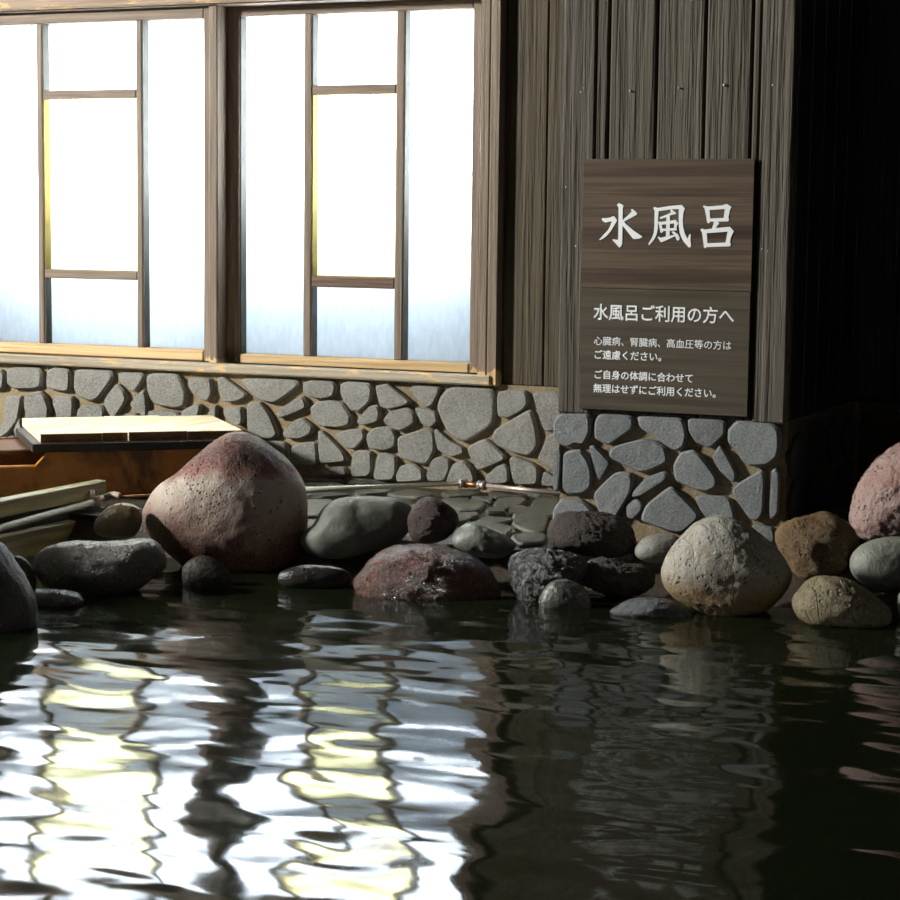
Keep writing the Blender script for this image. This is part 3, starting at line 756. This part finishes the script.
rock('rough dark brown rock below the pillar, left of the big pale boulder',
     G2([(200,460),(240,420),(310,380),(380,382),(440,410),(500,415),(590,420),(640,460),(650,520),(610,570),(520,600),(400,602),(330,575),(240,530)]),
     (612, 601), .0, stonemat('rough_umber_rock', (.042, .034, .028), (.08, .068, .056), (.03, .025, .02), 1.4, .55, .6, .006), seed=16, amp=.06, push=1.3, depth=.6, fine=.008, freq=8)
rock('pale grey oval pebble-smooth rock tucked behind the big pale boulder',
     G2([(530,340),(550,300),(600,258),(680,242),(780,255),(820,310),(780,390),(700,412),(600,407),(540,380)]),
     (660, 567), .05, stonemat('pale_grey_rock', (.22, .22, .19), (.32, .31, .27), (.12, .11, .09), 1.0, .55, .25, .002), seed=17, amp=.03, fine=.001)
rock('flat dark grey rock at the water line left of the big pale boulder',
     G2([(370,668),(440,640),(520,610),(600,603),(700,610),(800,640),(880,690),(860,705),(500,705)]),
     (655, 616), 0, stonemat('flat_dark_grey_rock', (.06, .065, .068), (.10, .105, .11), None, 1.2, .35, .35, .004), seed=18, sink=8, amp=.06)
M_R19 = stonemat('pale_buff_boulder', (.33, .29, .20), (.48, .44, .34), (.20, .17, .11), .9, .65, .5, .005, patch=((.30, .22, .12), .5), sp_amt=.35, cracks=.12,
   zramp=(.05, .30, [(.0, (.14, .08, .03)), (.22, (.30, .20, .09)), (.36, (.37, .35, .29)), (.8, (.42, .41, .36))]))
rock('big pale buff boulder with cracks, standing in front of the pillar at the water',
     C6([(315,480),(328,430),(345,405),(365,385),(395,352),(420,338),(460,328),(500,338),(560,372),(600,410),(630,450),(637,480),(618,520),(580,556),(500,577),(420,562),(345,532)]),
     (728, 616), 0, M_R19, seed=19, sub=6, amp=.035, depth=.8, sink=5, fine=.0015)
rock('angular golden brown rock between the big pale boulder and the grey-green oval rock',
     Q_([(60,470),(80,440),(130,405),(200,390),(255,372),(285,376),(325,400),(365,425),(395,460),(402,500),(380,560),(340,645),(200,675),(120,620),(85,550)]),
     (815, 590), .03, stonemat('golden_brown_rock', (.15, .085, .03), (.30, .20, .09), (.08, .045, .02), 1.1, .6, .5, .006), seed=20, amp=.09, fine=.0028, freq=8, blocky=.75, push=1.0, depth=.7)
rock('low tan rock with carved creases at the water near the right edge',
     Q_([(130,730),(160,690),(220,640),(280,635),(360,650),(430,690),(500,740),(545,790),(530,832),(450,850),(300,842),(190,825),(140,790)]),
     (842, 627), 0, stonemat('tan_creased_rock', (.20, .165, .09), (.32, .28, .17), (.12, .09, .045), .9, .45, .35, .005, wet=.02, cracks=.2), seed=21, amp=.07, sink=5)
rock('smooth grey-green oval rock under the pink boulder at the right edge',
     Q_([(365,590),(380,540),(430,500),(500,480),(573,475),(640,490),(680,540),(670,610),(600,672),(510,702),(430,680),(380,640)]),
     (888, 593), .03, stonemat('grey_green_oval_rock', (.22, .235, .19), (.32, .335, .28), (.15, .15, .12), .9, .5, .2, .002), seed=22, amp=.03, fine=.001, depth=.7, push=.45)
rock('tiny dark smooth pebble wedged between the golden brown rock and the pink boulder',
     Q_([(408,485),(412,460),(428,436),(460,432),(500,455),(515,480),(460,510),(415,515)]),
     (868, 552), .07, stonemat('dark_pebble', (.025, .022, .02), (.045, .04, .035), None, 1.0, .2, .05, .001), seed=23, sub=4, amp=.02, fine=0)
rock('large pinkish red boulder cut off by the right edge of the photo',
     Q_([(365,410),(380,330),(410,250),(460,180),(520,122),(573,88),(680,60),(800,110),(860,300),(800,480),(573,520),(450,500),(390,470)]),
     (880, 575), .05, stonemat('pink_boulder', (.30, .185, .16), (.42, .29, .25), (.55, .44, .40), .8, .5, .5, .005, patchsc=2, patch=((.28, .09, .05), .5), sp_amt=.3), seed=24, sub=6, amp=.03, fine=.003, freq=10, push=.9)
rock('grey rock sliver at the right edge beside the low tan rock',
     Q_([(560,735),(573,700),(640,685),(680,740),(660,800),(610,812),(568,785)]),
     (905, 620), 0, stonemat('plain_grey_rock', (.2, .21, .18), (.3, .31, .27), None, 1.0, .5, .2, .002), seed=25, sub=4, sink=6)

# ------------------------------------------------------------------ wooden tub with lid planks
TA = math.radians(41.9)
TO = onz(40, 434, .25); TO.z = 0
TU = Vector((math.cos(TA), math.sin(TA), 0)); TV = Vector((-math.sin(TA), math.cos(TA), 0))
TM = Matrix.Translation(TO) @ Matrix.Rotation(TA, 4, 'Z')
def uof(px, py, z): return (onz(px, py, z) - TO).dot(TU)
M_TUB = stonemat('orange_brown_tub_wood', (.34, .11, .012), (.50, .19, .025), (.18, .06, .01), .35, .38, .1, .0015, patch=((.035, .018, .01), .75), sp_amt=.15)
M_TUBX = wood('tub_inner_wood', (.10, .04, .015), (.22, .10, .04), 'X', .6, .5, .3, seed=12)
M_LID = wood('pale_raw_planks', (.72, .54, .30), (.93, .82, .60), 'Y', .5, .6, .35, seed=13)
M_LIDEND = wood('brown_end_grain', (.12, .050, .018), (.30, .15, .06), 'X', .9, .5, .35, seed=15)  # darker brown for the plank faces turned to the front
M_FRAME = plain('black_iron', (.035, .033, .03), .45, .3)
tub = empty('wooden_tub', TM @ Vector((0.1, .2, LEDGE)))
ZT = .203; UN = uof(52, 455, ZT)
def tb(a, b, name, mat, bev=.003, par=None):
    q = MB(); q.box(a, b, bev, TM); return q.build(name, mat, par if par is not None else tub)
fbm = MB(); fbm.box((UN, .005, LEDGE), (.53, .03, ZT), .002, TM)
zl = onV(20, 466, TM @ Vector((0, .005, 0)), TV).z
fbm.box((-.50, .005, LEDGE), (UN - .03, .03, zl), .003, TM)
a = [(UN - .032, zl), (UN + .001, ZT), (UN + .001, LEDGE), (UN - .032, LEDGE)]
vs = [TM @ Vector((u, w, z)) for w in (.005, .03) for u, z in a]
fbm.add(vs, [(0, 1, 2, 3), (7, 6, 5, 4), (0, 4, 5, 1), (1, 5, 6, 2), (2, 6, 7, 3), (3, 7, 4, 0)])
fbm.build('front_board', M_TUB, tub)
tb((-.50, .375, LEDGE), (.53, .40, ZT), 'back_board', M_TUBX); tb((.505, .03, LEDGE), (.53, .375, ZT), 'end_board', M_TUBX)
tb((-.50, .03, LEDGE), (-.475, .375, ZT), 'end_board', M_TUBX); tb((-.475, .03, LEDGE), (.505, .375, LEDGE + .02), 'bottom_board', M_TUBX)
tb((-.47, .10, LEDGE + .02), (UN + .03, .12, ZT - .003), 'divider_board', M_TUBX)
tb((-.47, .12, ZT - .02), (UN - .01, .374, ZT - .004), 'inner_shelf', M_TUBX)
tag(tub, 'orange-brown wooden tub with an overflow notch, under the pale planks at the left', 'tub')
fr = empty('iron_frame', TM @ Vector((.25, .2, ZT)))
zf0, zf1 = ZT + .001, .226
u1 = .54
for nm, a, b in (('front_bar', (-.022, -.018, zf0), (u1, .012, zf1)), ('back_bar', (-.022, .37, zf0), (u1 - .01, .40, zf1)),
                 ('end_bar', (-.022, .012, zf0), (.008, .37, zf1)), ('end_bar', (u1 - .03, .012, zf0), (u1, .37, zf1))):
    tb(a, b, nm, M_FRAME, .002, fr)
tag(fr, 'black metal frame lying on the tub and carrying the pale planks', 'frame')
us = [0] + [uof(a, b, .25) for a, b in ((102.6, 433), (128.8, 432.6), (188, 431.4))] + [.529]
labs = ['pale plank at the left end of the tub lid', 'narrow pale plank, second from the left end of the tub lid',
        'pale plank third from the left on the tub lid', 'pale plank at the right end of the tub lid, behind the largest boulder']
for i in range(4):
    dz = (.0, .0, .001, .0)[i]
    q = MB(); q.box((us[i] + .0004, (0, .006, 0, .0)[i], .2265), (us[i + 1] - .0004, .44 if i < 3 else .425, .250 + dz), .0012, TM)
    c0 = TM @ Vector(((us[i] + us[i + 1]) / 2, .2, .2265))
    o = q.build('lid_plank', M_LID, origin=c0)
    o.data.materials.append(M_LIDEND)
    for pl in o.data.polygons:
        if pl.normal.dot(TV) < -.9: pl.material_index = 1
    tag(o, labs[i], 'plank', 'planks covering the tub')

# ------------------------------------------------------------------ pool side beams and pipes
XB = -2.893
M_BEAM = wood('algae_stained_beam', (.20, .15, .055), (.34, .28, .12), 'Y', .6, .35, .3, seed=14, spec=.6)
ye = onX(107, 490, XB).y; ye = min(ye, 4.45)
q = MB(); q.box((XB - .032, 2.6, .104), (XB, ye, .146), .003); o = q.build('timber_beam', M_BEAM, origin=(XB - .05, 3.5, .104))
tag(o, 'upper long timber beam running from the tub along the pool side, above the steel pipe', 'beam', 'timber beams of the pool side')
q = MB(); q.box((XB - .10, 2.6, -.10), (XB - .012, ye + .01, .061), .003); 
q.box((XB - .012, 2.6, -.5), (XB + .004, ye + .01, .0605), .002)
o = q.build('timber_beam', M_BEAM, origin=(XB - .05, 3.5, -.10)); tag(o, 'lower timber beam of the pool side, below the steel pipe and down to the water', 'beam', 'timber beams of the pool side')
q = MB(); q.box((XB - .10, 2.6, .0615), (XB - .02, ye, .1035)); o = q.build('spacer_board', plain('dark_gap_board', (.05, .042, .03), .6), origin=(XB - .05, 3.5, .0615))
tag(o, 'dark recessed board behind the steel pipe between the two timber beams', 'board')
t = NT('brushed_steel'); v = t.coord(); M_STEEL = t.finish(t.mix(t.noise(v, 30), (.62, .60, .48), (.82, .80, .70)), .22, None, .35)
M_COPPER = plain('tarnished_copper', (.40, .17, .06), .35, .8)
M_FIT = plain('chalky_fitting', (.42, .33, .26), .6, .2)
XP = XB + .014
pa = onX(95, 501.5, XP); pb = onX(0, 528, XP); dirp = (pb - pa).normalized()
pipe = empty('steel_pipe', pa)
q = MB(); q.tube([pa, pa + dirp * 1.5], .0085, 20); q.build('tube', M_STEEL, pipe, True)
e1 = onX(101, 500, XP); 
q = MB(); q.tube([pa + dirp * .012, pa - dirp * .02, pa - dirp * .035], [.0115, .0125, .011], 16); q.build('coupling', M_FIT, pipe, True)
q = MB(); q.box((XB, pa.y - .012, .094), (XB + .008, pa.y + .012, .128), .002); q.tube([(XB + .006, pa.y, .12), (XB + .011, pa.y, .12)], .004, 10); q.build('bracket', M_FIT, pipe)
tag(pipe, 'straight steel pipe clamped to the timber pool side at the lower left', 'pipe')
# corrugated hose end and copper line
h0 = pa - dirp * .036; h1 = onz(120, 496.5, .112)
pts = []; rr = []
for i in range(41):
    k = i / 40; pts.append(h0.lerp(h1, k) + Vector((0, 0, .006 * math.sin(k * math.pi)))); rr.append(.0075 + .0022 * (i % 2))
q = MB(); q.tube(pts, rr, 14); o = q.build('flexible_hose', M_FIT, None, True, origin=h0); tag(o, 'short ribbed hose joining the steel pipe to the copper tube', 'hose')
h2 = onz(152, 495.5, .112)
q = MB(); q.tube([h1, h2, h2 + (h2 - h1)], .0035, 12); o = q.build('copper_tube', M_COPPER, None, True, origin=h1); tag(o, 'thin copper tube along the foot of the wooden tub', 'tube')

p0 = onz(290, 489.9, .108); p1 = onz(463, 483.5, .108); p2 = onz(482, 485.2, .108); p3 = onz(560, 493.3, .108)
rail = empty('wall_pipe', (p1 + p2) / 2)
q = MB(); q.tube([p0 + (p0 - p1) * .12, p1, ], .0062, 16); q.build('tube', M_STEEL, rail, True)
q = MB(); q.tube([p2, p3], .0058, 16); q.build('tube', plain('pinkish_pipe', (.45, .38, .34), .4, .5), rail, True)
q = MB(); q.tube([p1, (p1 + p2) / 2, p2], .0058, 16); q.build('connector', M_COPPER, rail, True)
for pc, dd in ((p1, (p1 - p0).normalized()), (p2, (p3 - p2).normalized())):
    q = MB(); q.tube([pc - dd * .012, pc - dd * .011, pc - dd * .005, pc, pc + dd * .005, pc + dd * .011, pc + dd * .012], [.008, .0125, .0125, .0085, .0125, .0125, .008], 18)
    q.build('union_nut', plain('worn_nut', (.42, .36, .33), .35, .6), rail, True)
tag(rail, 'thin metal pipe with two union nuts lying along the paving under the stone wall', 'pipe')

# ------------------------------------------------------------------ notice board
YSG = YC - .009
def spt(x, y): v = onY(x, y, YSG); return v
xa, xb_ = (spt(582.6, 200).x + spt(580, 330).x) / 2, (spt(753.7, 200).x + spt(750, 330).x) / 2
ztop, zseam, zbot = spt(668, 158.8).z, spt(668, 289.8).z, spt(668, 413).z
def signmat(name, dark, light, mid):
    t = NT(name); n = t.noise(t.coord((1.3, 1, 55)), 1.0, 5, .62, .3); n2 = t.noise(t.coord((4, 1, 260)), 1.0, 3, .6)
    c = t.ramp(n, [(.30, dark), (.45, mid), (.56, light), (.7, mid)])
    c = t.mix(t.math('MULTIPLY', t.gray(n2, [(.4, 1), (.6, 0)]), .3), c, dark)
    return t.finish(c, .38, t.bump(n2, .08, .001), spec=.4)
sign = empty('notice_board', ((xa + xb_) / 2, YC - .004, zbot))
q = MB(); q.box((xa, YSG, zseam + .0004), (xb_, YC - .0035, ztop), .001)
q.build('upper_panel', signmat('walnut_laminate', (.046, .030, .021), (.145, .105, .070), (.090, .063, .043)), sign)['label'] = 'upper panel with the large white title'
q = MB(); q.box((xa, YSG, zbot), (xb_ - .001, YC - .0035, zseam - .0004), .001)
q.build('lower_panel', signmat('olive_laminate', (.050, .040, .028), (.105, .086, .061), (.078, .063, .045)), sign)['label'] = 'lower panel with four lines of small white text'
t = NT('white_lettering'); M_WHITE = t.finish((.93, .96, .95), .5)
def strokes(ox, oy, polys, s=16.36):
    q = MB()
    for si, P in enumerate(polys):
        pts = [spt(ox + a / s, oy + b / s) for a, b in P]
        n = len(pts); vs = [Vector((p.x, YSG - .0012 - si * .00008, p.z)) for p in pts] + [Vector((p.x, YSG + .0003, p.z)) for p in pts]
        q.add(vs, [tuple(range(n)), tuple(range(n, 2 * n))[::-1]] + [(i, (i + 1) % n, n + (i + 1) % n, n + i) for i in range(n)])
    return q
strokes(600, 195, [
 [(280,160),(310,132),(380,165),(385,190),(375,215),(365,800),(350,835),(318,862),(205,735),(215,722),(295,735),(300,700),(308,215),(300,195)],
 [(30,395),(38,378),(100,380),(160,370),(222,345),(240,355),(278,410),(275,430),(180,590),(110,670),(60,710),(0,738),(-12,730),(60,650),(120,590),(165,520),(195,432),(150,435),(95,452),(50,430)],
 [(365,420),(505,290),(520,265),(508,235),(530,228),(600,285),(608,310),(590,330),(400,432),(370,470)],
 [(365,440),(400,440),(420,470),(560,590),(690,675),(688,695),(640,715),(560,720),(540,712),(365,490)]]).build('character', M_WHITE, sign)
strokes(645, 195, [
 [(135,210),(160,195),(215,215),(225,265),(215,400),(210,560),(190,650),(150,730),(70,822),(55,800),(110,710),(145,620),(155,520),(160,260)],
 [(190,215),(400,180),(600,162),(655,220),(630,290),(620,420),(625,520),(650,620),(695,720),(705,700),(730,640),(750,645),(745,740),(755,830),(740,860),(715,855),(640,770),(600,700),(570,620),(555,500),(555,230),(420,235),(190,270)],
 [(415,238),(440,238),(515,295),(500,315),(440,325),(340,365),(260,390),(243,380),(245,365),(370,315),(425,285)],
 [(352,350),(410,335),(405,660),(345,680)],
 [(215,435),(260,440),(275,480),(290,560),(300,600),(270,622),(255,610),(235,500)],
 [(250,440),(430,420),(500,405),(548,465),(520,510),(520,580),(478,580),(478,540),(480,465),(290,485),(260,490)],
 [(280,552),(500,538),(522,560),(520,580),(280,590)],
 [(210,690),(225,680),(255,700),(340,680),(480,650),(500,655),(480,680),(350,740),(275,772),(255,765)],
 [(440,600),(470,595),(540,640),(568,700),(560,735),(535,748),(520,730),(490,660),(445,615)]]).build('character', M_WHITE, sign)
strokes(695, 195, [
 [(130,185),(150,170),(215,190),(240,245),(250,380),(245,450),(220,465),(200,450),(185,350),(160,225)],
 [(190,190),(440,170),(520,145),(600,195),(575,240),(545,380),(555,400),(550,425),(530,435),(470,380),(490,228),(190,250)],
 [(230,385),(550,370),(558,410),(540,432),(230,437)],
 [(315,430),(375,430),(398,465),(335,545),(320,560),(275,555),(300,490)],
 [(90,570),(115,548),(180,570),(195,620),(205,780),(200,840),(170,872),(148,855),(130,700),(115,610)],
 [(150,565),(350,540),(570,520),(640,590),(590,690),(572,790),(590,810),(580,840),(545,830),(500,785),(535,600),(150,628)],
 [(190,790),(580,775),(590,815),(570,840),(190,852)]]).build('character', M_WHITE, sign)
def textline(s, x0, x1, yc_, hpx, bold=.0):
    cu = bpy.data.curves.new('text', 'FONT'); cu.body = s; cu.size = 1; cu.extrude = .02; cu.offset = bold
    cu.resolution_u = 3
    to = bpy.data.objects.new('tmp', cu); C.objects.link(to); bpy.context.view_layer.update()
    me = bpy.data.meshes.new_from_object(to.evaluated_get(bpy.context.evaluated_depsgraph_get()))
    bpy.data.objects.remove(to)
    co = [v.co.copy() for v in me.vertices]
    ax0, ax1 = min(c.x for c in co), max(c.x for c in co); az0, az1 = min(c.y for c in co), max(c.y for c in co)
    L, R_ = spt(x0, yc_), spt(x1, yc_)
    kx = (R_.x - L.x) / (ax1 - ax0); kz = kx * hpx; zc = L.z
    zmid = .38 if az1 - az0 > .5 else (az0 + az1) / 2
    for v, c in zip(me.vertices, co):
        v.co = Vector((L.x + (c.x - ax0) * kx, YSG - .0012 if c.z > 0 else YSG + .0003, zc + (c.y - zmid) * kz)) - sign.location
    me.materials.clear(); me.materials.append(M_WHITE)
    o = bpy.data.objects.new('text_line', me); C.objects.link(o); o.parent = sign
textline('水風呂ご利用の方へ', 593.6, 734.3, 311.6, 1.05, .012)
textline('心臓病、腎臓病、高血圧等の方は', 594.2, 731.5, 340.6, 1.0, .002)
textline('ご遠慮ください。', 594.8, 661.5, 354.3, 1.0, .014)
textline('ご自身の体調に合わせて', 594.8, 693, 374.2, 1.0, .014)
textline('無理はせずにご利用ください。', 593.5, 716, 387.8, 1.0, .014)
tag(sign, 'brown wood-grain notice board with white Japanese lettering on the pillar', 'sign')
